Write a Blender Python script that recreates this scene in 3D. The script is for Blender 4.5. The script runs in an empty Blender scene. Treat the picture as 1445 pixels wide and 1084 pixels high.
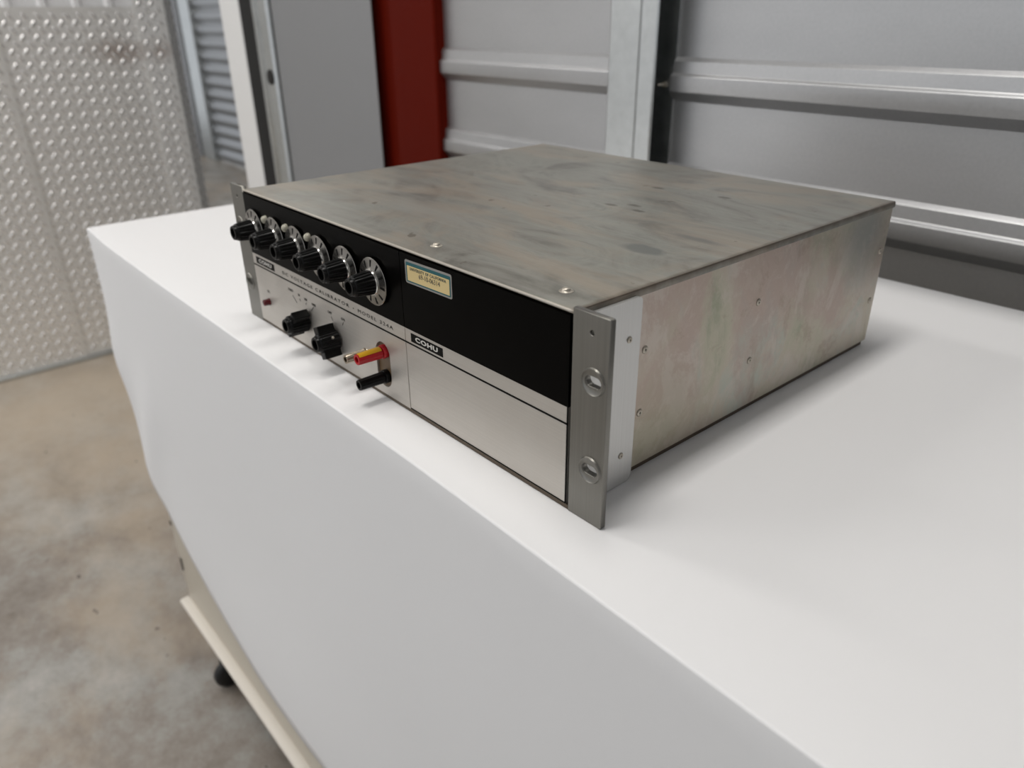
import bpy, bmesh, math, random
from mathutils import Matrix, Vector

SC = bpy.context.scene
COL = SC.collection
random.seed(7)
T = 0.88                      # height of the paper covered top above the floor

# ------------------------------------------------------------------ camera
cam_d = bpy.data.cameras.new('camera')
cam = bpy.data.objects.new('camera', cam_d)
COL.objects.link(cam)
a, b, c = 0.856741296, 1.11221264, -0.00974323184
cam.matrix_world = (Matrix.Translation((0.479986775, -0.274377304, T + 0.275067521))
                    @ Matrix.Rotation(a, 4, 'Z') @ Matrix.Rotation(b, 4, 'X') @ Matrix.Rotation(c, 4, 'Z'))
cam_d.sensor_fit = 'HORIZONTAL'
cam_d.sensor_width = 36.0
cam_d.lens = 1064.8275 / 1445 * 36.0
cam_d.clip_start = 0.01
cam_d.clip_end = 60
cam_d.dof.use_dof = True
cam_d.dof.focus_distance = 0.50
cam_d.dof.aperture_fstop = 7.2
SC.camera = cam

# ------------------------------------------------------------------ world, lamps, exposure
w = bpy.data.worlds.new('world')
SC.world = w
w.use_nodes = True
w.node_tree.nodes['Background'].inputs[0].default_value = (0.93, 0.96, 1.0, 1)
w.node_tree.nodes['Background'].inputs[1].default_value = 0.585


def area(name, loc, size, power, aim, color=(1, .97, .93)):
    d = bpy.data.lights.new(name, 'AREA')
    d.shape = 'RECTANGLE'
    d.size, d.size_y = size
    d.energy = power
    d.color = color
    o = bpy.data.objects.new(name, d)
    COL.objects.link(o)
    o.location = loc
    o.rotation_euler = (Vector(aim) - Vector(loc)).to_track_quat('-Z', 'Y').to_euler()
    return o


area('ceiling_lamp', (-2.00, -0.55, 2.70), (1.6, 0.30), 12, (-2.00, -0.55, 0))
area('ceiling_lamp', (-2.00, -2.30, 2.70), (1.6, 0.30), 20, (-2.00, -2.30, 0))  # unseen lamp, added to brighten the tread plate and floor at left
area('ceiling_lamp', (-0.05, -0.25, 2.70), (1.2, 0.30), 14, (0.0, -0.25, 0))
area('ceiling_lamp', (-4.8, 1.4, 2.70), (1.3, 0.30), 16, (-4.8, 1.4, 0))
SC.view_settings.view_transform = 'Standard'
SC.view_settings.look = 'None'
SC.view_settings.gamma = 1.0
SC.view_settings.use_curve_mapping = False
SC.view_settings.exposure = 0.44


# ------------------------------------------------------------------ materials
def new_mat(name, color=(.5, .5, .5), rough=.5, metal=0.0, spec=None):
    m = bpy.data.materials.new(name)
    m.use_nodes = True
    p = m.node_tree.nodes['Principled BSDF']
    p.inputs['Base Color'].default_value = (*color, 1)
    p.inputs['Roughness'].default_value = rough
    p.inputs['Metallic'].default_value = metal
    if spec is not None:
        p.inputs['Specular IOR Level'].default_value = spec
    return m


class NT:
    def __init__(s, m):
        s.t = m.node_tree
        s.p = s.t.nodes['Principled BSDF']
        s.co = s.t.nodes.new('ShaderNodeTexCoord').outputs['Object']

    def link(s, a, b):
        s.t.links.new(a, b)

    def mapping(s, scale=(1, 1, 1), rot=(0, 0, 0), loc=(0, 0, 0)):
        n = s.t.nodes.new('ShaderNodeMapping')
        n.inputs['Scale'].default_value = scale
        n.inputs['Rotation'].default_value = rot
        n.inputs['Location'].default_value = loc
        s.link(s.co, n.inputs[0])
        return n.outputs[0]

    def noise(s, vec, scale, detail=4, rough=.55, dist=0):
        n = s.t.nodes.new('ShaderNodeTexNoise')
        n.inputs['Scale'].default_value = scale
        n.inputs['Detail'].default_value = detail
        n.inputs['Roughness'].default_value = rough
        n.inputs['Distortion'].default_value = dist
        s.link(vec, n.inputs['Vector'])
        return n.outputs['Fac']

    def ramp(s, fac, stops):
        n = s.t.nodes.new('ShaderNodeValToRGB')
        e = n.color_ramp.elements
        while len(e) < len(stops):
            e.new(.5)
        for el, (pos, col) in zip(e, stops):
            el.position = pos
            el.color = (*col, 1) if len(col) == 3 else col
        s.link(fac, n.inputs[0])
        return n.outputs[0]

    def mix(s, fac, A, B, mode='MIX'):
        n = s.t.nodes.new('ShaderNodeMix')
        n.data_type = 'RGBA'
        n.blend_type = mode
        for v, i in ((fac, n.inputs[0]), (A, n.inputs[6]), (B, n.inputs[7])):
            if hasattr(v, 'is_output'):
                s.link(v, i)
            elif isinstance(v, tuple):
                i.default_value = (*v, 1)
            else:
                i.default_value = v
        return n.outputs[2]

    def math(s, op, A, B=None, C=None):
        n = s.t.nodes.new('ShaderNodeMath')
        n.operation = op
        for v, i in zip((A, B, C), n.inputs):
            if v is None:
                continue
            if hasattr(v, 'is_output'):
                s.link(v, i)
            else:
                i.default_value = v
        return n.outputs[0]

    def blob(s, centre, radii, soft=.5, wob=0.0, wscale=30):
        """mask of a colour patch: 1 inside an ellipsoid, 0 outside"""
        v = s.mapping(tuple(1 / r for r in radii), (0, 0, 0), tuple(-q / r for q, r in zip(centre, radii)))
        n = s.t.nodes.new('ShaderNodeVectorMath')
        n.operation = 'LENGTH'
        s.link(v, n.inputs[0])
        d = n.outputs['Value']
        if wob:
            d = s.math('ADD', d, s.math('MULTIPLY', s.math('SUBTRACT', s.noise(s.co, wscale, 4), .5), wob))
        r = s.t.nodes.new('ShaderNodeMapRange')
        r.inputs[1].default_value = 1.0
        r.inputs[2].default_value = 1.0 - soft
        s.link(d, r.inputs[0])
        return r.outputs[0]

    def bump(s, h, strength=.2, dist=.001):
        n = s.t.nodes.new('ShaderNodeBump')
        n.inputs['Strength'].default_value = strength
        n.inputs['Distance'].default_value = dist
        s.link(h, n.inputs['Height'])
        s.link(n.outputs[0], s.p.inputs['Normal'])

    def base(s, c):
        s.link(c, s.p.inputs['Base Color'])

    def rough(s, f, lo, hi):
        n = s.t.nodes.new('ShaderNodeMapRange')
        n.inputs[3].default_value = lo
        n.inputs[4].default_value = hi
        s.link(f, n.inputs[0])
        s.link(n.outputs[0], s.p.inputs['Roughness'])


def brushed(name, c0, c1, direction, rough=(.35, .5), metal=1.0, stain=None):
    m = new_mat(name, c0, .4, metal)
    n = NT(m)
    sc = {'x': (6, 900, 900), 'z': (900, 900, 6), 'y': (900, 6, 900)}[direction]
    f = n.noise(n.mapping(sc), 1.0, 3, .6)
    g = n.noise(n.co, 22, 5, .6)
    col = n.mix(f, c0, c1)
    col = n.mix(n.math('MULTIPLY', g, .35), col, stain or c0)
    n.base(col)
    n.rough(f, *rough)
    n.bump(f, .06, .0004)
    return m


M = {}
M['panel'] = brushed('brushed_panel', (.50, .475, .44), (.66, .63, .585), 'x', (.42, .54), .75, (.42, .37, .31))
M['ear'] = brushed('ear_aluminium', (.19, .185, .168), (.285, .275, .25), 'z', (.36, .48), 1.0)
M['bracket'] = brushed('bracket_aluminium', (.60, .60, .59), (.74, .74, .73), 'z', (.4, .55), .85)
M['chrome'] = new_mat('chrome', (.80, .79, .76), .16, 1.0)
M['screw'] = new_mat('screw_steel', (.52, .48, .41), .42, .85)
M['hole'] = new_mat('dark_hole', (.012, .011, .010), .7)
M['black'] = new_mat('black_paint', (.0016, .0014, .0012), .30, 0, .04)
M['ink'] = new_mat('black_ink', (.007, .0065, .006), .5, 0, .06)
M['bakelite'] = new_mat('black_knob', (.0028, .0028, .0028), .30, 0, .18)
M['white_ink'] = new_mat('white_ink', (.66, .64, .60), .5)
M['neon'] = new_mat('neon_lens', (.42, .40, .32), .2)
M['red_lens'] = new_mat('red_lens', (.09, .002, .006), .18)
M['red_plastic'] = new_mat('red_plastic', (.50, .008, .016), .3)
M['yellow'] = new_mat('yellow_paint', (.78, .42, .015), .42)
M['nickel'] = new_mat('nickel_post', (.52, .45, .36), .25, 1.0)
M['brown'] = new_mat('brown_insulator', (.13, .08, .035), .45)
M['rust'] = new_mat('brown_base', (.11, .085, .06), .5, .5)
M['teal'] = new_mat('teal_print', (.004, .10, .115), .45)
M['teal_ink'] = new_mat('dark_teal_ink', (.004, .035, .05), .5)
M['foil'] = brushed('sticker_foil', (.30, .29, .27), (.42, .40, .38), 'x', (.4, .55), .6)
M['cream'] = new_mat('cream_print', (.70, .55, .26), .45)
M['sticker_ink'] = new_mat('sticker_ink', (.05, .045, .05), .5)
M['ceiling'] = new_mat('ceiling_paint', (.5, .5, .5), .7)
M['tyre'] = new_mat('castor_black', (.012, .012, .012), .5)

# dial plate
M['dial'] = new_mat('dial_silver', (.30, .285, .26), .26, 1.0)
n = NT(M['dial'])
n.bump(n.noise(n.co, 900, 2), .05, .0002)

# smeared grey top sheet
M['top'] = new_mat('smeared_steel', (.2, .19, .17), .45, .65)
n = NT(M['top'])
v = n.mapping((3.0, 5.5, 7), (0, 0, .45))
f = n.noise(v, 2.8, 9, .62, 2.2)
f2 = n.noise(n.mapping((3, 6, 7), (0, 0, -.3), (4, 1, 0)), 2.1, 7, .6, 1.5)
g = n.noise(n.mapping((5, 140, 40), (0, 0, -.10)), 1.0, 4, .6)
col = n.ramp(f, [(.32, (.185, .180, .160)), (.45, (.262, .256, .228)), (.55, (.292, .292, .262)), (.68, (.225, .224, .203))])
pk = n.math('MULTIPLY', n.ramp(f2, [(.46, (0, 0, 0)), (.60, (1, 1, 1))]), .55)
col = n.mix(pk, col, (.37, .31, .245))
col = n.mix(n.math('MULTIPLY', n.ramp(g, [(.45, (0, 0, 0)), (.7, (1, 1, 1))]), .22), col, (.42, .41, .38))
sp = n.noise(n.co, 55, 3, .5)
col = n.mix(n.math('MULTIPLY', n.ramp(sp, [(.70, (0, 0, 0)), (.74, (1, 1, 1))]), .6), col, (.11, .085, .06))
col = n.mix(n.math('MULTIPLY', n.blob((.163, .118, .13), (.020, .011, .02), .35, .5, 90), .75), col, (.16, .17, .165))
col = n.mix(n.math('MULTIPLY', n.blob((.175, .165, .13), (.026, .006, .02), .6, .8, 60), .7), col, (.17, .17, .16))
col = n.mix(n.math('MULTIPLY', n.blob((-.02, .075, .13), (.09, .018, .02), .8, 1.0, 24), .5), col, (.36, .36, .335))
col = n.mix(n.math('MULTIPLY', n.blob((0, .0004, .1298), (1.5, .0016, .0016), .5, .5, 60), .85), col, (.62, .57, .50))  # front lip highlight painted into the colour, together with worn bare metal
col = n.mix(n.math('MULTIPLY', n.blob((.2145, .19, .1298), (.0042, 1.5, .004), .8, 1.0, 70), .75), col, (.12, .09, .065))
for q in ((.06, .20), (.075, .212), (.09, .20), (.045, .28), (.11, .29)):
    col = n.mix(n.math('MULTIPLY', n.blob((q[0], q[1], .13), (.008, .004, .02), .5, .9, 120), .7), col, (.10, .085, .07))
n.base(col)
n.rough(f, .38, .55)
n.bump(g, .08, .0004)

# mottled chromate side
M['side'] = new_mat('chromate_steel', (.3, .28, .25), .42, .7)
n = NT(M['side'])
f = n.noise(n.mapping((9, 9, 6.5), (.2, 0, 0), (2, 0, 1)), 1.5, 7, .66, .5)
f2 = n.noise(n.mapping((9, 8, 7), (0, 0, 0), (7, 3.4, 5)), 1.15, 7, .66, .4)
g = n.noise(n.mapping((9, 13, 10), (0.5, 0, 0), (3, 1, 2)), 1.8, 9, .74, .5)
col = n.ramp(f, [(.36, (.40, .41, .31)), (.45, (.52, .50, .40)), (.53, (.56, .51, .43)), (.62, (.50, .53, .47))])
col = n.mix(n.math('MULTIPLY', n.ramp(f2, [(.47, (0, 0, 0)), (.57, (1, 1, 1))]), .7), col, (.50, .385, .345))
col = n.mix(n.math('MULTIPLY', n.ramp(g, [(.52, (0, 0, 0)), (.60, (1, 1, 1))]), .6), col, (.63, .575, .52))
col = n.mix(n.math('MULTIPLY', n.ramp(g, [(.36, (1, 1, 1)), (.44, (0, 0, 0))]), .5), col, (.37, .29, .225))
col = n.mix(n.math('MULTIPLY', n.blob((.2142, .085, .02), (.5, .07, .05), .9, 1.0, 20), .55), col, (.37, .37, .26))
col = n.mix(n.math('MULTIPLY', n.blob((.2142, .345, .112), (.5, .055, .05), .9, 1.0, 20), .75), col, (.33, .345, .33))
h = n.noise(n.co, 90, 6, .7)
col = n.mix(n.math('MULTIPLY', n.ramp(h, [(.52, (0, 0, 0)), (.62, (1, 1, 1))]), .2), col, (.64, .58, .52))
n.base(col)
n.rough(g, .36, .55)

# white paper
M['paper'] = new_mat('white_paper', (.84, .84, .845), .75, 0, .2)
n = NT(M['paper'])
n.bump(n.noise(n.co, 420, 3), .05, .0005)

# concrete
M['floor'] = new_mat('concrete', (.3, .28, .26), .5)
n = NT(M['floor'])
f = n.noise(n.mapping((1, 1.25, 1), (0, 0, .5)), 4.2, 12, .74, .08)
g = n.noise(n.mapping((1, 1.6, 1), (0, 0, .5), (5, 2, 0)), 1.7, 9, .68, .15)
col = n.ramp(f, [(.33, (.20, .172, .145)), (.46, (.30, .268, .235)), (.56, (.38, .37, .345)), (.70, (.50, .48, .45))])
col = n.mix(n.math('MULTIPLY', n.ramp(g, [(.46, (0, 0, 0)), (.66, (1, 1, 1))]), .6), col, (.50, .41, .31))
col = n.mix(n.math('MULTIPLY', n.blob((-2.2, .3, 0), (1.1, 1.0, .5), .9, .9, 2.5), .7), col, (.66, .55, .42))  # tan concrete zone, lightened to make up for weak light at left
col = n.mix(n.math('MULTIPLY', n.ramp(n.noise(n.co, 26, 3), [(.705, (0, 0, 0)), (.73, (1, 1, 1))]), .8), col, (.07, .055, .045))
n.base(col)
n.rough(f, .35, .6)
n.bump(n.noise(n.co, 60, 6), .12, .002)

# galvanised / galvalume sheet
def galv(name, c0, c1, rough, metal=.9, scale=260):
    m = new_mat(name, c0, rough[0], metal)
    n = NT(m)
    f = n.noise(n.co, scale, 3, .6)
    g = n.noise(n.mapping((2, 2, 5)), 2.2, 4)
    n.base(n.mix(n.math('MULTIPLY', n.math('ADD', f, g), .5), c0, c1))
    n.rough(f, *rough)
    n.bump(f, .10, .0006)
    return m


M['wall'] = galv('galvalume_sheet', (.37, .373, .38), (.57, .573, .58), (.36, .5))
M['stud'] = galv('galvanised_stud', (.42, .44, .44), (.72, .74, .74), (.28, .42), 1.0, 60)
M['slat'] = galv('slat_steel', (.36, .37, .385), (.46, .47, .48), (.4, .5), .8)
M['jamb'] = new_mat('grey_jamb_paint', (.27, .275, .285), .42, .2)
M['seal'] = new_mat('black_gap', (.006, .006, .006), .7)
M['white'] = new_mat('white_trim', (.84, .84, .835), .5)
M['liner'] = new_mat('white_liner', (.94, .94, .95), .4)
M['red'] = new_mat('red_oxide_paint', (.095, .005, .001), .5, 0, .06)
M['beige'] = new_mat('beige_enamel', (.62, .57, .48), .38)
M['lip'] = new_mat('cream_lit_enamel', (.80, .75, .67), .35)  # castor cream; on the ledge the paler tone paints in light it catches
n = NT(M['red'])
n.bump(n.noise(n.co, 35, 4), .05, .002)

M['lug'] = new_mat('polished_lug', (.97, .96, .95), .25, .7)
# tread plate
M['tread'] = new_mat('tread_aluminium', (.78, .77, .75), .32, .3)
n = NT(M['tread'])
f = n.noise(n.mapping((1, 14, 90), (.7, 0, 0)), 3, 4)
g = n.noise(n.mapping((1, 90, 14), (.7, 0, 0)), 3, 4)
col = n.mix(f, (.80, .79, .76), (.90, .89, .87))
k = n.math('MAXIMUM', n.blob((-2.52, .57, T + .165), (.3, .13, .055), .9, 1.0, 14), n.blob((-2.52, .70, T + .16), (.3, .05, .05), .9, .9, 20))
col = n.mix(n.math('MULTIPLY', k, .6), col, (.30, .20, .15))
n.base(col)
n.rough(g, .30, .42)


# ------------------------------------------------------------------ helpers
def finish(bm, name, mat, parent=None, loc=None, smooth=35, recalc=True):
    if recalc:
        bmesh.ops.recalc_face_normals(bm, faces=bm.faces)
    me = bpy.data.meshes.new(name)
    bm.to_mesh(me)
    bm.free()
    for p in me.polygons:
        p.use_smooth = True
    me.set_sharp_from_angle(angle=math.radians(smooth))
    me.materials.append(mat)
    return link(name, me, parent, loc)


def link(name, me, parent=None, loc=None):
    o = bpy.data.objects.new(name, me)
    COL.objects.link(o)
    if parent:
        o.parent = parent
    if loc:
        o.location = loc
    return o


def empty(name, loc=(0, 0, 0), parent=None):
    o = link(name, None, parent)
    o.location = loc
    o.empty_display_size = .05
    return o


def tag(o, label=None, cat=None, group=None, kind=None):
    for k, v in (('label', label), ('category', cat), ('group', group), ('kind', kind)):
        if v:
            o[k] = v
    return o


def box(bm, x0, x1, y0, y1, z0, z1, bev=0, seg=1):
    m = Matrix.Translation(((x0 + x1) / 2, (y0 + y1) / 2, (z0 + z1) / 2)) @ Matrix.Diagonal((x1 - x0, y1 - y0, z1 - z0, 1))
    r = bmesh.ops.create_cube(bm, size=1, matrix=m)
    if bev:
        es = set()
        for v in r['verts']:
            es.update(v.link_edges)
        bmesh.ops.bevel(bm, geom=list(es), offset=bev, segments=seg, affect='EDGES', profile=.5)
    return r['verts']


def lathe(bm, prof, cx, cz, n=32, axis='y', flute=0, rot=0):
    """prof: list of (along axis, radius, fluted?) -- closed at both ends"""
    rings = []
    for q in prof:
        y, r = q[0], q[1]
        fl = q[2] if len(q) > 2 else 0
        ring = []
        for i in range(n):
            t = rot + 2 * math.pi * i / n
            rr = r - (flute if (fl and (i // 2) % 2) else 0)
            u, v = rr * math.cos(t), rr * math.sin(t)
            if axis == 'y':
                co = (cx + u, y, cz + v)
            elif axis == 'z':
                co = (cx + u, cz + v, y)
            else:
                co = (y, cx + u, cz + v)
            ring.append(bm.verts.new(co))
        rings.append(ring)
    for A, B in zip(rings, rings[1:]):
        for i in range(n):
            j = (i + 1) % n
            bm.faces.new((A[i], A[j], B[j], B[i]))
    bm.faces.new(rings[0])
    bm.faces.new(rings[-1])


def prism(bm, poly, lo, hi, axis):
    """extrude a closed 2-D polygon along an axis"""
    def co(p, t):
        return {'x': (t, p[0], p[1]), 'y': (p[0], t, p[1]), 'z': (p[0], p[1], t)}[axis]
    A = [bm.verts.new(co(p, lo)) for p in poly]
    B = [bm.verts.new(co(p, hi)) for p in poly]
    n = len(poly)
    for i in range(n):
        j = (i + 1) % n
        bm.faces.new((A[i], A[j], B[j], B[i]))
    bm.faces.new(A)
    bm.faces.new(B)


def strip(bm, poly, lo, hi, axis, thick=None):
    """open profile extruded into a thin sheet, with thickness along its second coordinate offset"""
    off = thick
    P = list(poly) + [(p[0] + off[0], p[1] + off[1]) for p in reversed(poly)]
    def co(p, t):
        return {'x': (t, p[0], p[1]), 'z': (p[0], p[1], t)}[axis]
    A = [bm.verts.new(co(p, lo)) for p in P]
    B = [bm.verts.new(co(p, hi)) for p in P]
    n, h = len(P), len(poly)
    for i in range(n):
        j = (i + 1) % n
        bm.faces.new((A[i], A[j], B[j], B[i]))
    for i in range(h - 1):
        for S in (A, B):
            bm.faces.new((S[i], S[i + 1], S[n - 2 - i], S[n - 1 - i]))


def circle(cx, cz, r, n=28):
    return [(cx + r * math.cos(2 * math.pi * i / n), cz + r * math.sin(2 * math.pi * i / n)) for i in range(n)]


def slot(cx, cz, hx, hz, n=10):
    """stadium outline"""
    pts = []
    if hx >= hz:
        r, d = hz, hx - hz
        for i in range(n + 1):
            t = -math.pi / 2 + math.pi * i / n
            pts.append((cx + d + r * math.cos(t), cz + r * math.sin(t)))
        for i in range(n + 1):
            t = math.pi / 2 + math.pi * i / n
            pts.append((cx - d + r * math.cos(t), cz + r * math.sin(t)))
    else:
        r, d = hx, hz - hx
        for i in range(n + 1):
            t = math.pi * i / n
            pts.append((cx + r * math.cos(t), cz + d + r * math.sin(t)))
        for i in range(n + 1):
            t = math.pi + math.pi * i / n
            pts.append((cx + r * math.cos(t), cz - d + r * math.sin(t)))
    return pts


def curve_mesh(cu):
    o = bpy.data.objects.new('tmp', cu)
    COL.objects.link(o)
    dg = bpy.context.evaluated_depsgraph_get()
    dg.update()
    me = bpy.data.meshes.new_from_object(o.evaluated_get(dg))
    bpy.data.objects.remove(o)
    return me


def holed_plate(name, loops, y0, thick, mat, parent, bev=.0003):
    """flat plate in the xz plane with holes; front face at y0"""
    cu = bpy.data.curves.new(name, 'CURVE')
    cu.dimensions = '2D'
    cu.fill_mode = 'BOTH'
    cu.extrude = thick / 2 - bev
    cu.bevel_depth = bev
    cu.bevel_resolution = 1
    cu.offset = -bev
    for L in loops:
        s = cu.splines.new('POLY')
        s.points.add(len(L) - 1)
        for p, q in zip(s.points, L):
            p.co = (q[0], q[1], 0, 1)
        s.use_cyclic_u = True
    me = curve_mesh(cu)
    me.transform(Matrix.Translation((0, y0 + thick / 2, 0)) @ Matrix.Rotation(math.pi / 2, 4, 'X'))
    me.name = name
    me.materials.clear()
    me.materials.append(mat)
    return link(name, me, parent)


def lettering(name, body, x, z, size, y, mat, parent, sx=1.0, align='CENTER', bold=0.0, spacing=1.0, rot=0, fit=None):
    cu = bpy.data.curves.new(name, 'FONT')
    cu.body = body
    cu.size = size
    cu.align_x = align
    cu.align_y = 'CENTER'
    cu.space_character = spacing
    cu.offset = bold
    cu.extrude = .00004
    cu.resolution_u = 3
    me = curve_mesh(cu)
    if fit:
        sx = fit / (max(v.co.x for v in me.vertices) - min(v.co.x for v in me.vertices))
    me.transform(Matrix.Translation((x, y, z)) @ Matrix.Rotation(math.pi / 2, 4, 'X') @ Matrix.Rotation(rot, 4, 'Z') @ Matrix.Diagonal((sx, 1, 1, 1)))
    me.name = name
    me.materials.clear()
    me.materials.append(mat)
    return link(name, me, parent)


# ------------------------------------------------------------------ the setting
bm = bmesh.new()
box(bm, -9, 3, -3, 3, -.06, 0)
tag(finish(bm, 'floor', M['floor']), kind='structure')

bm = bmesh.new()
box(bm, -9, 3, -3, 3, 2.75, 2.8)
tag(finish(bm, 'ceiling', M['ceiling']), kind='structure')

# corrugated wall behind the table: ribs every 150 mm
WY = .70
def rib_profile(top):
    pts = []
    z = top
    base = T + .212
    k = int((top - base) / .15) + 1
    pts.append((WY, top))
    while k > -20:
        r = base + .15 * k
        for dy, dz in ((0, .0015), (.0010, .0006), (.0055, -.0024), (.0068, -.0040), (.0085, -.0195), (.0094, -.0208), (.0128, -.0226), (.0136, -.0240), (.0138, -.0435), (.0133, -.0450), (.0, -.0590)):
            zz = r + dz
            if .02 < zz < top - .001:
                pts.append((WY - dy, zz))
        k -= 1
    pts.append((WY, .0))
    return pts


wall = tag(empty('wall_back', (0, 0, 0)), kind='structure')
PR = rib_profile(2.7)
for x0, x1 in ((-.990, -.357), (-.2665, 2.2)):
    bm = bmesh.new()
    strip(bm, PR, x0, x1, 'x', (.0012, 0))
    finish(bm, 'wall_panel', M['wall'], wall, smooth=20)
wright = tag(empty('wall_right_unseen', (0, 0, 0)), kind='structure')  # out of view; added to block world light from the right
bm = bmesh.new()
strip(bm, PR, -.70, 3.0, 'x', (.0012, 0))
bmesh.ops.rotate(bm, verts=bm.verts, cent=(0, 0, 0), matrix=Matrix.Rotation(-math.pi / 2, 3, 'Z'))
bmesh.ops.translate(bm, verts=bm.verts, vec=(.75, 0, 0))
finish(bm, 'wall_panel', M['wall'], wright, smooth=20)
# galvanised stud standing in front of the sheet joint
bm = bmesh.new()
sp = [(-.3565, .650), (-.3535, .648), (-.299, .648), (-.297, .6505), (-.293, .6505), (-.291, .648), (-.2690, .648), (-.2665, .6495), (-.2665, .6515),
      (-.2690, .6500), (-.2905, .6500), (-.2925, .6525), (-.2975, .6525), (-.2995, .6500), (-.3530, .6500), (-.3545, .6515), (-.3545, .6965), (-.2665, .6965), (-.2665, .6985), (-.3565, .6985)]
prism(bm, sp, 0, 2.7, 'z')
stud = finish(bm, 'steel_stud', M['stud'], wall, smooth=25)
stud['label'] = 'galvanised steel stud between the two ribbed wall sheets'
bm = bmesh.new()
lathe(bm, [(.6966, .0045), (.6945, .0045), (.6940, .0018), (.6810, .0016), (.6795, .0006)], -.284, T + .175, 12, 'y')
finish(bm, 'wall_screw', M['screw'], wall)

# red primed steel column
bm = bmesh.new()
cp = [(-.838, .679), (-.841, .676), (-.990, .676), (-.993, .679), (-.993, .724), (-1.22, .724), (-1.22, .80), (-.838, .80)]
prism(bm, cp, 0, 2.7, 'z')
col_o = finish(bm, 'steel_column', M['red'], smooth=25)
tag(col_o, 'red oxide painted steel column between grey jamb panel and ribbed wall', 'column')

# jamb of the doorway left of the column: grey panel, track, dark gap, white trim
door = tag(empty('door_1', (-1.5, .70, 0)), kind='structure')
bm = bmesh.new()
box(bm, .10 - .19, .398, 0, .004, 0, 2.7, .001)
finish(bm, 'jamb_panel', M['jamb'], door)
bm = bmesh.new()
tp = [(-.185, -.006), (-.178, -.014), (-.165, -.014), (-.160, -.004), (-.148, -.004), (-.143, -.012), (-.100, -.012), (-.094, -.006), (-.094, .04), (-.185, .04)]
prism(bm, tp, 0, 2.7, 'z')
finish(bm, 'guide_track', M['stud'], door, smooth=25)
bm = bmesh.new()
lathe(bm, [(-.0125, .020), (-.015, .019), (-.0165, .012)], -.122, T + .120, 20)
finish(bm, 'track_bolt', M['hole'], door)
bm = bmesh.new()
box(bm, -.2875, -.1855, -.001, .04, 0, 2.7)
finish(bm, 'seal_strip', M['seal'], door)
bm = bmesh.new()
box(bm, -.418, -.288, -.004, .05, 0, 2.7, .003)
finish(bm, 'corner_trim', M['white'], door)

# tread plate wainscot on the left wall with white ribbed liner above it
wl = tag(empty('wall_left', (0, 0, 0)), kind='structure')
PX = -2.52
bm = bmesh.new()
lp = [(PX - .012, -2.6)]
y = -2.6
while y < .62:
    lp += [(PX - .012, y + .055), (PX - .004, y + .062), (PX - .004, y + .078), (PX - .012, y + .085)]
    y += .10
lp = [q for q in lp if q[1] < .70] + [(PX - .012, .70)]
strip(bm, lp, .0, 2.7, 'z', (-.02, 0))
finish(bm, 'wall_liner', M['liner'], wl, smooth=20)


def lug(bm, o, ux, uy, un, L, W, H):
    """raised lens shaped bar of tread plate"""
    secs = [(-1, 0, 0), (-.72, .62, .72), (-.25, 1, 1), (.25, 1, 1), (.72, .62, .72), (1, 0, 0)]
    rings = []
    for s, wd, h in secs:
        cpt = o + ux * (s * L / 2)
        if wd == 0:
            rings.append([bm.verts.new(cpt)])
        else:
            rings.append([bm.verts.new(cpt - uy * (wd * W / 2)), bm.verts.new(cpt - uy * (wd * W * .24) + un * (h * H * .85)),
                          bm.verts.new(cpt + uy * (wd * W * .24) + un * (h * H * .85)), bm.verts.new(cpt + uy * (wd * W / 2))])
    for A, B in zip(rings, rings[1:]):
        if len(A) == 1:
            for i in range(3):
                bm.faces.new((A[0], B[i], B[i + 1]))
        elif len(B) == 1:
            for i in range(3):
                bm.faces.new((A[i], B[0], A[i + 1]))
        else:
            for i in range(3):
                bm.faces.new((A[i], B[i], B[i + 1], A[i + 1]))


def tread_sheet(x, y0, y1, z0, z1, phase, fold=None):
    bm = bmesh.new()
    box(bm, x - .003, x, y0, y1, z0, z1, .0006)
    if fold:
        prism(bm, [(x, y1 - .001), (x - .003, y1 - .001), (x - fold[0] - .003, y1 + fold[1]), (x - fold[0], y1 + fold[1])], z0, z1, 'z')
    sh = finish(bm, 'tread_plate', M['tread'], wl)
    bm = bmesh.new()
    pit = .0405
    zv = Vector((0, 0, 1))
    faces = [(Vector((x, 0, 0)), Vector((0, 1, 0)), Vector((1, 0, 0)), y0, y1)]
    if fold:
        d = Vector((-fold[0], fold[1], 0))
        ln = d.length
        d.normalize()
        faces.append((Vector((x, y1, 0)), d, Vector((d.y, -d.x, 0)), 0, ln))
    for org, dv, nv, a0, a1 in faces:
        for k in range(2):
            i0 = int(a0 / pit) - 2
            for i in range(i0, int(a1 / pit) + 2):
                for j in range(int(z0 / pit), int(z1 / pit) + 2):
                    p = (i + .5 * k) * pit + phase[0]
                    q = (j + .5 * k) * pit + phase[1]
                    if a0 + .010 < p < a1 - .010 and z0 + .012 < q < z1 - .012:
                        s = 1 if k == 0 else -1
                        ux = (dv * s * .62 + zv * .78).normalized()
                        uy = nv.cross(ux)
                        lug(bm, org + dv * p + zv * q, ux, uy, nv, .029, .0112 if k == 0 else .0095, .0031 if k == 0 else .0019)
    tag(finish(bm, 'tread_lug', M['lug'], sh, smooth=60), kind='stuff')
    return sh


tread_sheet(PX, .21, .652, .012, T + .302, (.004, .0))
tread_sheet(PX + .004, -1.2, .222, .012, T + .302, (.018, .008))
tread_sheet(PX + .004, .640, .742, .012, T + .60, (.012, .017), (.05, .045))
bm = bmesh.new()
box(bm, PX + .001, PX + .02, -1.2, .735, .0, .012, .002)
finish(bm, 'base_strip', M['stud'], wl)

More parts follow.
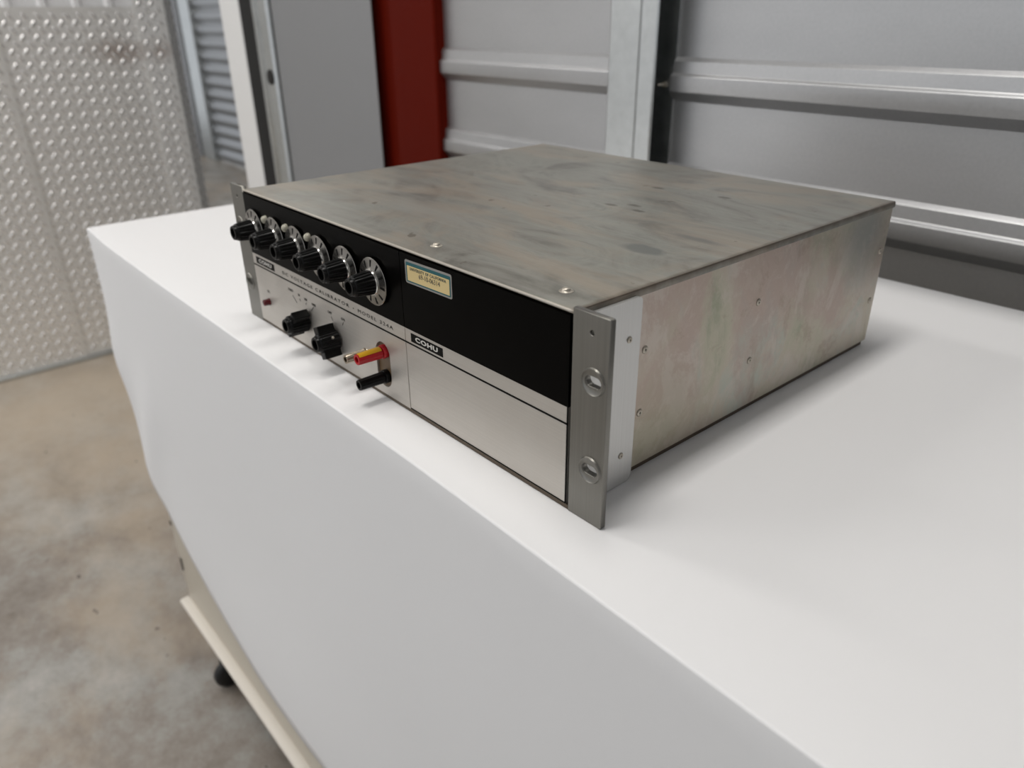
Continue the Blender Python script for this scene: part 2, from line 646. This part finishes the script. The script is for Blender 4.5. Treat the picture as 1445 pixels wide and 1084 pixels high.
# far hallway: roll-up door of another unit
wr = tag(empty('wall_hall', (0, 0, 0)), kind='structure')
bm = bmesh.new()
box(bm, -8.8, -6.68, 2.25, 2.31, 0, 2.7)
box(bm, -4.2, 3, 2.25, 2.31, 0, 2.7)
finish(bm, 'wall_panel', M['jamb'], wr)
d2 = tag(empty('door_2', (-6.35, 2.25, 0)), kind='structure')
slp = [(0, 0), (-.004, .012), (-.018, .03), (-.022, .045), (-.022, .055), (-.018, .07), (-.004, .088), (0, .0985)]
bm = bmesh.new()
strip(bm, slp, 0, 2.15, 'x', (.002, 0))
s0 = finish(bm, 'slat', M['slat'], d2, (0, .03, .012), 50)
for k in range(1, 26):
    link('slat', s0.data, d2, (0, .03, .012 + .0985 * k))
bm = bmesh.new()
box(bm, -.20, .0, -.02, .05, 0, 2.7, .004)
box(bm, -.33, -.20, .01, .05, 0, 2.7, .002)
finish(bm, 'guide_track', M['stud'], d2)

# ------------------------------------------------------------------ cabinet on castors under the paper
cab = empty('rolling_cabinet', (.1, .28, 0))
tag(cab, 'beige enamelled steel cabinet on black castors under the white paper', 'cabinet')
def C(o):
    o.location = -Vector(cab.location)
    return o
bm = bmesh.new()
box(bm, -.722, .93, -.0225, .575, .186, T - .024, .003, 2)
C(finish(bm, 'body', M['beige'], cab))
bm = bmesh.new()
box(bm, -.729, .94, -.0265, .5775, T - .024, T - .0012, .003, 2)
C(finish(bm, 'worktop', M['beige'], cab))
bm = bmesh.new()
lpz = [(-.0225, .195), (-.034, .195), (-.0375, .193), (-.039, .1895), (-.0375, .186), (-.034, .184), (-.0225, .182), (0.0, .182), (0.0, .1862), (-.0225, .1862)]
prism(bm, lpz, -.727, .935, 'x')
lo = C(finish(bm, 'bottom_lip', M['lip'], cab, smooth=60))
lo['label'] = 'rounded ledge along the bottom of the cabinet, coloured paler for the light it catches'
for sx, sz, h in ((-.7095, .280, .013), (-.716, .366, .004)):
    bm = bmesh.new()
    box(bm, sx - .0025, sx + .0025, -.0246, -.0235, sz - h, sz + h)
    C(finish(bm, 'slot', M['hole'], cab))
for cx, cy in ((-.672, .012), (.86, .03), (-.66, .52), (.86, .52)):
    bm = bmesh.new()
    box(bm, -.03, .03, -.03, .03, .172, .180, .002)
    lathe(bm, [(.105, .017), (.172, .019)], 0, 0, 20, 'z')
    lathe(bm, [(.098, .017), (.105, .017)], 0, 0, 20, 'z')
    cs = finish(bm, 'castor', M['lip'], cab, (cx - .1, cy - .28, 0))
    for s in (-1, 1):
        bm = bmesh.new()
        prism(bm, [(-.016, .072), (.014, .072), (.006, .024), (-.016, .024), (-.022, .034)], s * .0145 - .0015, s * .0145 + .0015, 'x')
        finish(bm, 'fork_arm', M['tyre'], cs)
    bm = bmesh.new()
    box(bm, -.016, .016, -.016, .014, .072, .099, .002)
    finish(bm, 'fork_crown', M['tyre'], cs)
    bm = bmesh.new()
    lathe(bm, [(-.011, .020), (-.009, .025), (-.005, .028), (.005, .028), (.009, .025), (.011, .020)], -.010, .0282, 28, 'x')
    finish(bm, 'wheel', M['tyre'], cs)

# ------------------------------------------------------------------ white paper over the cabinet
def lerp(tab, x):
    if x <= tab[0][0]:
        return tab[0][1]
    for (x0, y0), (x1, y1) in zip(tab, tab[1:]):
        if x <= x1:
            return y0 + (y1 - y0) * (x - x0) / (x1 - x0)
    return tab[-1][1]


def sm(t):
    t = max(0, min(1, t))
    return t * t * (3 - 2 * t)


YF = [(-.738, -.030), (-.62, -.0355), (-.43, -.038), (.1, -.0395), (.22, -.042), (.41, -.046), (.95, -.05)]
ZB = [(-.738, -.402), (-.66, -.432), (-.57, -.462), (-.477, -.496), (-.39, -.518), (-.3, -.533), (-.2, -.532), (-.127, -.528), (.2, -.534), (.95, -.54)]
bm = bmesh.new()
NX = 120
xs = [-.7358 + 1.6858 * (i / NX) ** 1.25 for i in range(NX + 1)]
rows = []
for x in xs:
    yf, zb = lerp(YF, x), lerp(ZB, x)
    line = []
    for k in range(14):                                  # the flat top, from the back edge forward
        y = .579 + (yf + .0014 - .579) * k / 13
        line.append((x, y, T))
    for k in range(1, 5):                                # the fold
        t = math.pi / 2 * k / 4
        line.append((x, yf + .0014 - .0014 * math.sin(t), T - .0014 + .0014 * math.cos(t)))
    le = sm((x + .735) / .22)
    for k in range(1, 31):                               # the hanging front
        f = k / 30
        z = -.0014 + (zb + .0014) * f
        bulge = .010 * sm((f - .12) / .88) + .010 * sm((f - .55) / .45)
        wave = .004 * math.sin(x * 9 + 3.1 * f) * sm(f * 1.4)
        crease = .010 * math.exp(-((x + .60 + .22 * f - .12) / .045) ** 2) * sm((f - .25) / .4)
        e = sm((-.655 - x) / .08)                        # the free left edge curls
        curl = e * .007 * math.exp(-((f - .50) / .16) ** 2)
        xe = x - e * .003 * math.exp(-((f - .50) / .10) ** 2)
        line.append((xe, yf - le * (bulge * .55 + wave * .7) - crease * .6 - curl, T + z))
    rows.append([bm.verts.new(q) for q in line])
for A, B in zip(rows, rows[1:]):
    for i in range(len(A) - 1):
        bm.faces.new((A[i], A[i + 1], B[i + 1], B[i]))
paper = finish(bm, 'backdrop_paper', M['paper'], smooth=80)
sol = paper.modifiers.new('thickness', 'SOLIDIFY')
sol.thickness = .0005
sol.offset = 1
tag(paper, 'large white paper sheet covering the cabinet top and hanging down its front', 'paper')

# ------------------------------------------------------------------ the rack mount instrument
inst = empty('voltage_calibrator', (0, 0, T + .0006))
tag(inst, 'old grey metal rack mount voltage calibrator standing on the white paper', 'instrument')
XI, XE, HC, HE, D = .2142, .2413, .1298, .1322, .3818

bm = bmesh.new()
box(bm, -XI + .0006, XI - .0006, .005, D - .001, .0045, HC - .0022, .0008)
case = finish(bm, 'case', M['side'], inst)
case['label'] = 'mottled greenish pink steel side casing'
bm = bmesh.new()
box(bm, -XI + .003, XI - .003, .0035, D - .003, .0, .0046)
box(bm, -XI + .0004, XI - .0004, .0004, .0060, .0, .0029, .0003)
finish(bm, 'base_rail', M['rust'], inst)
# top sheet with turned-down edges
bm = bmesh.new()
box(bm, -XI, XI, .0004, D, HC - .0018, HC, .0006, 2)
box(bm, XI - .0010, XI + .0003, .0045, D, HC - .0050, HC - .0009, .0003)
box(bm, -XI - .0003, -XI + .0010, .0045, D, HC - .0050, HC - .0009, .0003)
cover = finish(bm, 'top_cover', M['top'], inst)
cover['label'] = 'smeared grey brown top sheet'


def screw_mesh(axis, r=.0032):
    bm = bmesh.new()
    if axis == 'z':
        lathe(bm, [(0, r * 1.75), (.0003, r * 1.6), (.0001, r * 1.05), (.0012, r), (.0019, r * .75), (.0021, r * .3)], 0, 0, 20, 'z')
    else:
        lathe(bm, [(0, r * 1.3), (.0006, r * 1.15), (.0009, r * .7), (.0009, r * .42), (.0004, r * .38)], 0, 0, 16, 'x')
    bmesh.ops.recalc_face_normals(bm, faces=bm.faces)
    me = bpy.data.meshes.new('screw')
    bm.to_mesh(me)
    bm.free()
    for p in me.polygons:
        p.use_smooth = True
    me.materials.append(M['screw'])
    return me


me = screw_mesh('z', .0026)
for x, y in ((.0609, .0210), (.1883, .0205)):
    link('screw', me, cover, (x, y, HC))
me = screw_mesh('x', .0021)
slotm = bmesh.new()
box(slotm, 0, .0006, -.0012, .0012, -.0009, .0013)
for y, z in ((.0644, .0882), (.0635, .0446), (.1881, .0883), (.1870, .0434), (.3725, .0890), (.3725, .0444)):
    o = link('screw', me, case, (XI - .0006, y, z))
    d = bmesh.new()
    lathe(d, [(XI - .0004, .0008), (XI - .0001, .0008)], y, z, 8, 'x')
    finish(d, 'screw_recess', M['hole'], case)
slotm.free()

# dark chassis edge showing in the gaps round the panels
bm = bmesh.new()
box(bm, -XI + .0004, XI - .0002, .0031, .006, .0026, .1264)
finish(bm, 'chassis_frame', M['black'], inst)

# rack ears with their angle brackets
for s in (1, -1):
    x0, x1 = (XI, XE) if s > 0 else (-XE, -XI)
    cx = s * .2309
    r = .0008
    outer = [(x0, 0), (x1 - r, 0), (x1, r), (x1, HE - r), (x1 - r, HE), (x0, HE)] if s > 0 else [(x0 + r, 0), (x1, 0), (x1, HE), (x0 + r, HE), (x0, HE - r), (x0, r)]
    ear = holed_plate('rack_ear', [outer, slot(cx, .0934, .0058, .0032), slot(cx, .0370, .0058, .0032), circle(s * .2285, .1216, .0015, 14)],
                      0, .0042, M['ear'], inst, .0004)
    ear['label'] = 'brushed grey mounting ear on the %s with two slotted holes' % ('right' if s > 0 else 'left')
    for zc in (.0934, .0370):
        bm = bmesh.new()
        ring = []
        for k in range(44):
            a_ = 2 * math.pi * k / 44
            e = Vector((math.cos(a_), math.sin(a_)))
            hx, hz = .0061, .0035
            dd = hx - hz
            if abs(e.y) > 1e-6 and abs(e.x / e.y) * hz <= dd:
                t = hz / abs(e.y)
            else:
                ex = abs(e.x)
                t = dd * ex + math.sqrt(max(0, hz * hz - dd * dd * (1 - ex * ex)))
            q = (cx + e.x * t, zc + e.y * t)
            ring.append([bm.verts.new((cx + e.x * .0086, .0001, zc + e.y * .0086)), bm.verts.new((cx + e.x * .0080, -.0010, zc + e.y * .0080)),
                         bm.verts.new((cx + e.x * .0073, -.0003, zc + e.y * .0073)), bm.verts.new((q[0], -.0004, q[1])), bm.verts.new((q[0] * .94 + cx * .06, .0035, q[1] * .94 + zc * .06))])
        m_ = len(ring)
        for i in range(m_):
            A, B = ring[i], ring[(i + 1) % m_]
            for k in range(4):
                bm.faces.new((A[k], A[k + 1], B[k + 1], B[k]))
        finish(bm, 'slot_boss', M['ear'], ear, smooth=50)
    # bracket: vertical angle behind the ear and along the side of the case
    bm = bmesh.new()
    xb0, xb1 = (XI + .0002, XI + .0032) if s > 0 else (-XI - .0032, -XI - .0002)
    zz0, zz1, yy1 = .0004, .1262, .0545
    rr = .005
    poly = [(.0044, zz0), (yy1 - rr, zz0)]
    for k in range(1, 6):
        t = -math.pi / 2 + math.pi / 2 * k / 5
        poly.append((yy1 - rr + rr * math.cos(t), zz0 + rr + rr * math.sin(t)))
    for k in range(0, 6):
        t = math.pi / 2 * k / 5
        poly.append((yy1 - .003 + .003 * math.cos(t), zz1 - .003 + .003 * math.sin(t)))
    poly.append((.0044, zz1))
    prism(bm, poly, xb0, xb1, 'x')
    br = finish(bm, 'side_bracket', M['bracket'], inst)
    br['label'] = 'pale aluminium bracket flange beside the %s ear' % ('right' if s > 0 else 'left')
    if s > 0:
        me2 = screw_mesh('x', .0017)
        for y, z in ((.0445, .1015), (.0432, .0225)):
            link('screw', me2, br, (xb1, y, z))
            d = bmesh.new()
            lathe(d, [(xb1 + .0002, .0006), (xb1 + .0006, .0006)], y, z, 8, 'x')
            finish(d, 'screw_recess', M['hole'], br)

# front panels
ZP0, ZP1 = .0032, .1268
XS = .0455
oval = slot(.0112, .0290, .0100, .0190, 14)
fp = holed_plate('front_panel', [[(-XI + .0002, ZP0), (XS - .0005, ZP0), (XS - .0005, ZP1), (-XI + .0002, ZP1)], oval], 0, .0030, M['panel'], inst, .00006)
fp['label'] = 'brushed silver control panel with black upper band'
bp = holed_plate('blank_panel', [[(XS + .0003, ZP0 + .0004), (XI - .0020, ZP0 + .0004), (XI - .0020, ZP1), (XS + .0003, ZP1)]], 0, .0030, M['panel'], inst, .00006)
bp['label'] = 'blank brushed silver panel with black upper band'
for par, x0, x1 in ((fp, -XI + .0001, XS - .00042), (bp, XS + .0002, XI - .0019)):
    bm = bmesh.new()
    box(bm, x0, x1, -.00012, .0029, .0704, ZP1 + .0001)
    finish(bm, 'black_band', M['black'], par)
    bm = bmesh.new()
    box(bm, x0, x1, -.00010, .0004, .0586, .0600)
    finish(bm, 'accent_line', M['ink'], par)
    if par == bp:
        bm = bmesh.new()
        box(bm, x0, x1, -.00010, .0004, ZP0 + .0005, ZP0 + .0015)
        box(bm, x1 - .0009, x1, -.00010, .0004, ZP0 + .0005, .0704)
        finish(bm, 'border_line', M['ink'], par)
    lx = x0 + (.0073 if par == fp else .0072)
    bm = bmesh.new()
    box(bm, lx, lx + .0385, -.00014, .0003, .0615, .0682)
    finish(bm, 'logo_plate', M['ink'], par)
    lettering('lettering', 'COHU', lx + .01925, .06485, .0047, -.00022, M['white_ink'], par, 1.85, bold=.00018, spacing=1.12)

lettering('lettering', 'DC VOLTAGE CALIBRATOR', -.1525, .0646, .0041, -.00016, M['ink'], fp, 1.42, 'LEFT', -.00002, 1.35, fit=.1175)
lettering('lettering', '\u2022', -.0276, .0645, .0045, -.00016, M['ink'], fp, 1.2)
lettering('lettering', 'MODEL 324A', -.0210, .0646, .0041, -.00016, M['ink'], fp, 1.25, 'LEFT', -.00002, 1.35, fit=.0498)
for s_, x, z in (('DC', -.1895, .0368), ('ZERO', -.1400, .0512), ('10', -.1245, .0504), ('100', -.1120, .0495), ('1000', -.0975, .0484), ('OFF', -.0690, .0494), ('ON', -.0470, .0496)):
    lettering('lettering', s_, x, z, .0034, -.00014, M['ink'], fp, 1.15)
for (xa, za), (xb, zb_) in (((-.1372, .0470), (-.1303, .0415)), ((-.1236, .0474), (-.1225, .0450)), ((-.1113, .0468), (-.1122, .0447)), ((-.0983, .0462), (-.1035, .0415)),
                            ((-.0675, .0465), (-.0651, .0432)), ((-.0472, .0468), (-.0490, .0438))):
    bm = bmesh.new()
    d = Vector((xb - xa, zb_ - za)).normalized() * .00028
    nx, nz = -d.y, d.x
    prism(bm, [(xa + nx, za + nz), (xb + nx, zb_ + nz), (xb - nx, zb_ - nz), (xa - nx, za - nz)], -.00012, .0002, 'y')
    finish(bm, 'tick_mark', M['ink'], fp)


# six decade knobs with silver dials
def knob_body(length, r0, r1, flutes, cap_r, cap_len, y0):
    bm = bmesh.new()
    lathe(bm, [(y0, r0 * .96), (y0 - .0006, r0, 1), (y0 - length + .0012, r1, 1), (y0 - length, r1 - .0012), (y0 - length, cap_r + .0006),
               (y0 - length - .0004, cap_r), (y0 - length - cap_len + .0007, cap_r * .97), (y0 - length - cap_len, cap_r * .90),
               (y0 - length - cap_len, cap_r * .66), (y0 - length - cap_len + .003, cap_r * .62)], 0, 0, flutes * 4, 'y', .0007)
    return bm


DX = [.0108 - .0409 * k for k in range(6)]
dial_ob = None
DZ = .0968
kb = finish(knob_body(.0148, .0093, .0079, 18, .0068, .0030, -.0052), 'decade_knob', M['bakelite'], inst, (DX[0], 0, DZ), 30)
bm = bmesh.new()
lathe(bm, [(-.0002, .004), (-.0020, .004), (-.0020, .0176), (-.0022, .0181), (-.0026, .0182), (-.0029, .0179), (-.0036, .012), (-.0040, .0105), (-.0045, .010)], 0, 0, 48)
dp = finish(bm, 'dial_plate', M['dial'], kb, smooth=25)
bm = bmesh.new()
lathe(bm, [(-.0040, .0099), (-.0048, .0100), (-.0054, .0097), (-.0055, .0090)], 0, 0, 40)
cr = finish(bm, 'knob_ring', M['chrome'], kb, smooth=40)
bm = bmesh.new()
for k in range(11):
    t = math.radians(90 + k * 360 / 11)
    for (r0, r1, w0, w1) in ((.0116, .0166, .0006, .0011),):
        e, q = Vector((math.cos(t), math.sin(t))), Vector((-math.sin(t), math.cos(t)))
        def yy(r): return -.0029 - .0007 * (.0179 - r) / .0059 - .00012
        pts = [(e * r0 + q * w0, r0), (e * r1 + q * w1, r1), (e * r1 - q * w1, r1), (e * r0 - q * w0, r0)]
        bm.faces.new([bm.verts.new((p.x, yy(r_), p.y)) for p, r_ in pts])
dm = finish(bm, 'dial_marks', M['ink'], kb)
for x in DX[1:]:
    k2 = kb.copy()
    COL.objects.link(k2)
    k2.location = (x, 0, DZ)
    for ch in (dp, cr, dm):
        c2 = ch.copy()
        COL.objects.link(c2)
        c2.parent = k2

for x in (-.1700, -.1297, -.0893):
    bm = bmesh.new()
    lathe(bm, [(.0, .0036), (-.0012, .0036), (-.0030, .0031), (-.0042, .0020), (-.0046, .0008)], x, .1098, 20)
    finish(bm, 'indicator_lens', M['neon'], inst)

# red pilot lamp
bm = bmesh.new()
lathe(bm, [(0, .0036), (-.0008, .0036), (-.0010, .0032), (-.0052, .0031), (-.0062, .0027), (-.0066, .0015)], -.1915, .0262, 12)
finish(bm, 'pilot_lamp', M['red_lens'], inst)

# range and power knobs with pointer bars
for x, z, ang in ((-.1142, .0290, math.radians(52)), (-.0605, .0285, math.radians(112))):
    bm = knob_body(.0172, .0090, .0084, 18, .0068, .0028, -.0012)
    k = finish(bm, 'rotary_knob', M['bakelite'], inst, (x, 0, z), 30)
    bm = bmesh.new()
    vs = box(bm, -.0140, .0140, -.0168, -.0016, -.0040, .0040, .0005)
    bmesh.ops.rotate(bm, verts=bm.verts, cent=(0, 0, 0), matrix=Matrix.Rotation(-ang, 3, 'Y'))
    finish(bm, 'pointer_bar', M['bakelite'], k)
    bm = bmesh.new()
    e = Vector((math.cos(math.radians(35)), 0, math.sin(math.radians(35))))
    lathe(bm, [(.0083, .0011), (.0097, .0011), (.0099, .0008)], 0, 0, 10, 'x')
    bmesh.ops.rotate(bm, verts=bm.verts, cent=(0, 0, 0), matrix=Matrix.Rotation(-math.radians(35), 3, 'Y'))
    bmesh.ops.translate(bm, verts=bm.verts, vec=(0, -.008, 0))
    finish(bm, 'set_screw', M['screw'], k)

# terminals in their oval cut-out
bm = bmesh.new()
prism(bm, slot(.0112, .0290, .0099, .0189, 14), .0021, .0031, 'y')
finish(bm, 'terminal_plate', M['brown'], inst)


def post(x, z, mat, y0, length, r, label):
    bm = bmesh.new()
    lathe(bm, [(y0, r * .98), (y0 - .0005, r, 1), (y0 - length + .0006, r * .92, 1), (y0 - length, r * .86), (y0 - length, r * .55), (y0 - length + .006, r * .5)],
          0, 0, 48, 'y', .00035)
    o = finish(bm, 'binding_post', mat, inst, (x, 0, z), 30)
    o['label'] = label
    bm = bmesh.new()
    lathe(bm, [(.0022, r * 1.05), (.0020, r * 1.18), (y0 + .0014, r * 1.18), (y0 + .0008, r * 1.1), (y0 + .0007, r * .7), (y0 - .0002, r * .7)], 0, 0, 28)
    finish(bm, 'collar', mat, o)
    return o


rp = post(.0122, .0402, M['red_plastic'], -.0030, .0205, .0047, 'red binding post with a yellow painted stripe')
post(.0122, .0190, M['bakelite'], -.0030, .0210, .0047, 'black binding post below the red one')
gp = post(-.0150, .0300, M['nickel'], -.0012, .0175, .0040, 'bare metal ground post')
gp.location.y = 0
# painted stripe over the top of the red post
bm = bmesh.new()
A = []
for k in range(7):
    t = math.radians(38 + 82 * k / 6)
    A.append((math.cos(t), math.sin(t)))
r0, r1 = .0049, .00455
f_ = [bm.verts.new((u * r0, -.0034, v * r0)) for u, v in A]
g_ = [bm.verts.new((u * r1, -.0226 + random.uniform(-.0004, .0006), v * r1)) for u, v in A]
for i in range(6):
    bm.faces.new((f_[i], f_[i + 1], g_[i + 1], g_[i]))
finish(bm, 'yellow_stripe', M['yellow'], rp, smooth=60)

# property sticker on the black band
bm = bmesh.new()
def rrect(x0, x1, z0, z1, r, tilt=0.0):
    pts = []
    for cx_, cz_, a0 in ((x1 - r, z0 + r, -90), (x1 - r, z1 - r, 0), (x0 + r, z1 - r, 90), (x0 + r, z0 + r, 180)):
        for k in range(4):
            t = math.radians(a0 + 30 * k)
            px, pz = cx_ + r * math.cos(t), cz_ + r * math.sin(t)
            pts.append((px, pz + tilt * (px - x0)))
    return pts
TL = .022
prism(bm, rrect(.0522, .1056, .1062, .1230, .0016, TL), -.00030, -.0001, 'y')
st = finish(bm, 'property_sticker', M['foil'], inst)
st['label'] = 'cream and teal property sticker near the top of the blank panel'
bm = bmesh.new()
prism(bm, rrect(.0535, .1043, .1074, .1215, .0008, TL), -.00040, -.0002, 'y')
finish(bm, 'border', M['teal'], st)
bm = bmesh.new()
prism(bm, rrect(.0549, .1032, .1084, .1192, .0003, TL), -.00050, -.0003, 'y')
finish(bm, 'field', M['cream'], st)
lettering('lettering', 'UNIVERSITY OF CALIFORNIA', .0790, .1178, .0029, -.00060, M['teal_ink'], st, .98, bold=.00004, spacing=1.2, rot=TL, fit=.0415)
lettering('lettering', '69-10-06314', .0808, .1142, .0050, -.00060, M['sticker_ink'], st, .86, bold=-.00002, rot=TL - .01, fit=.0240)
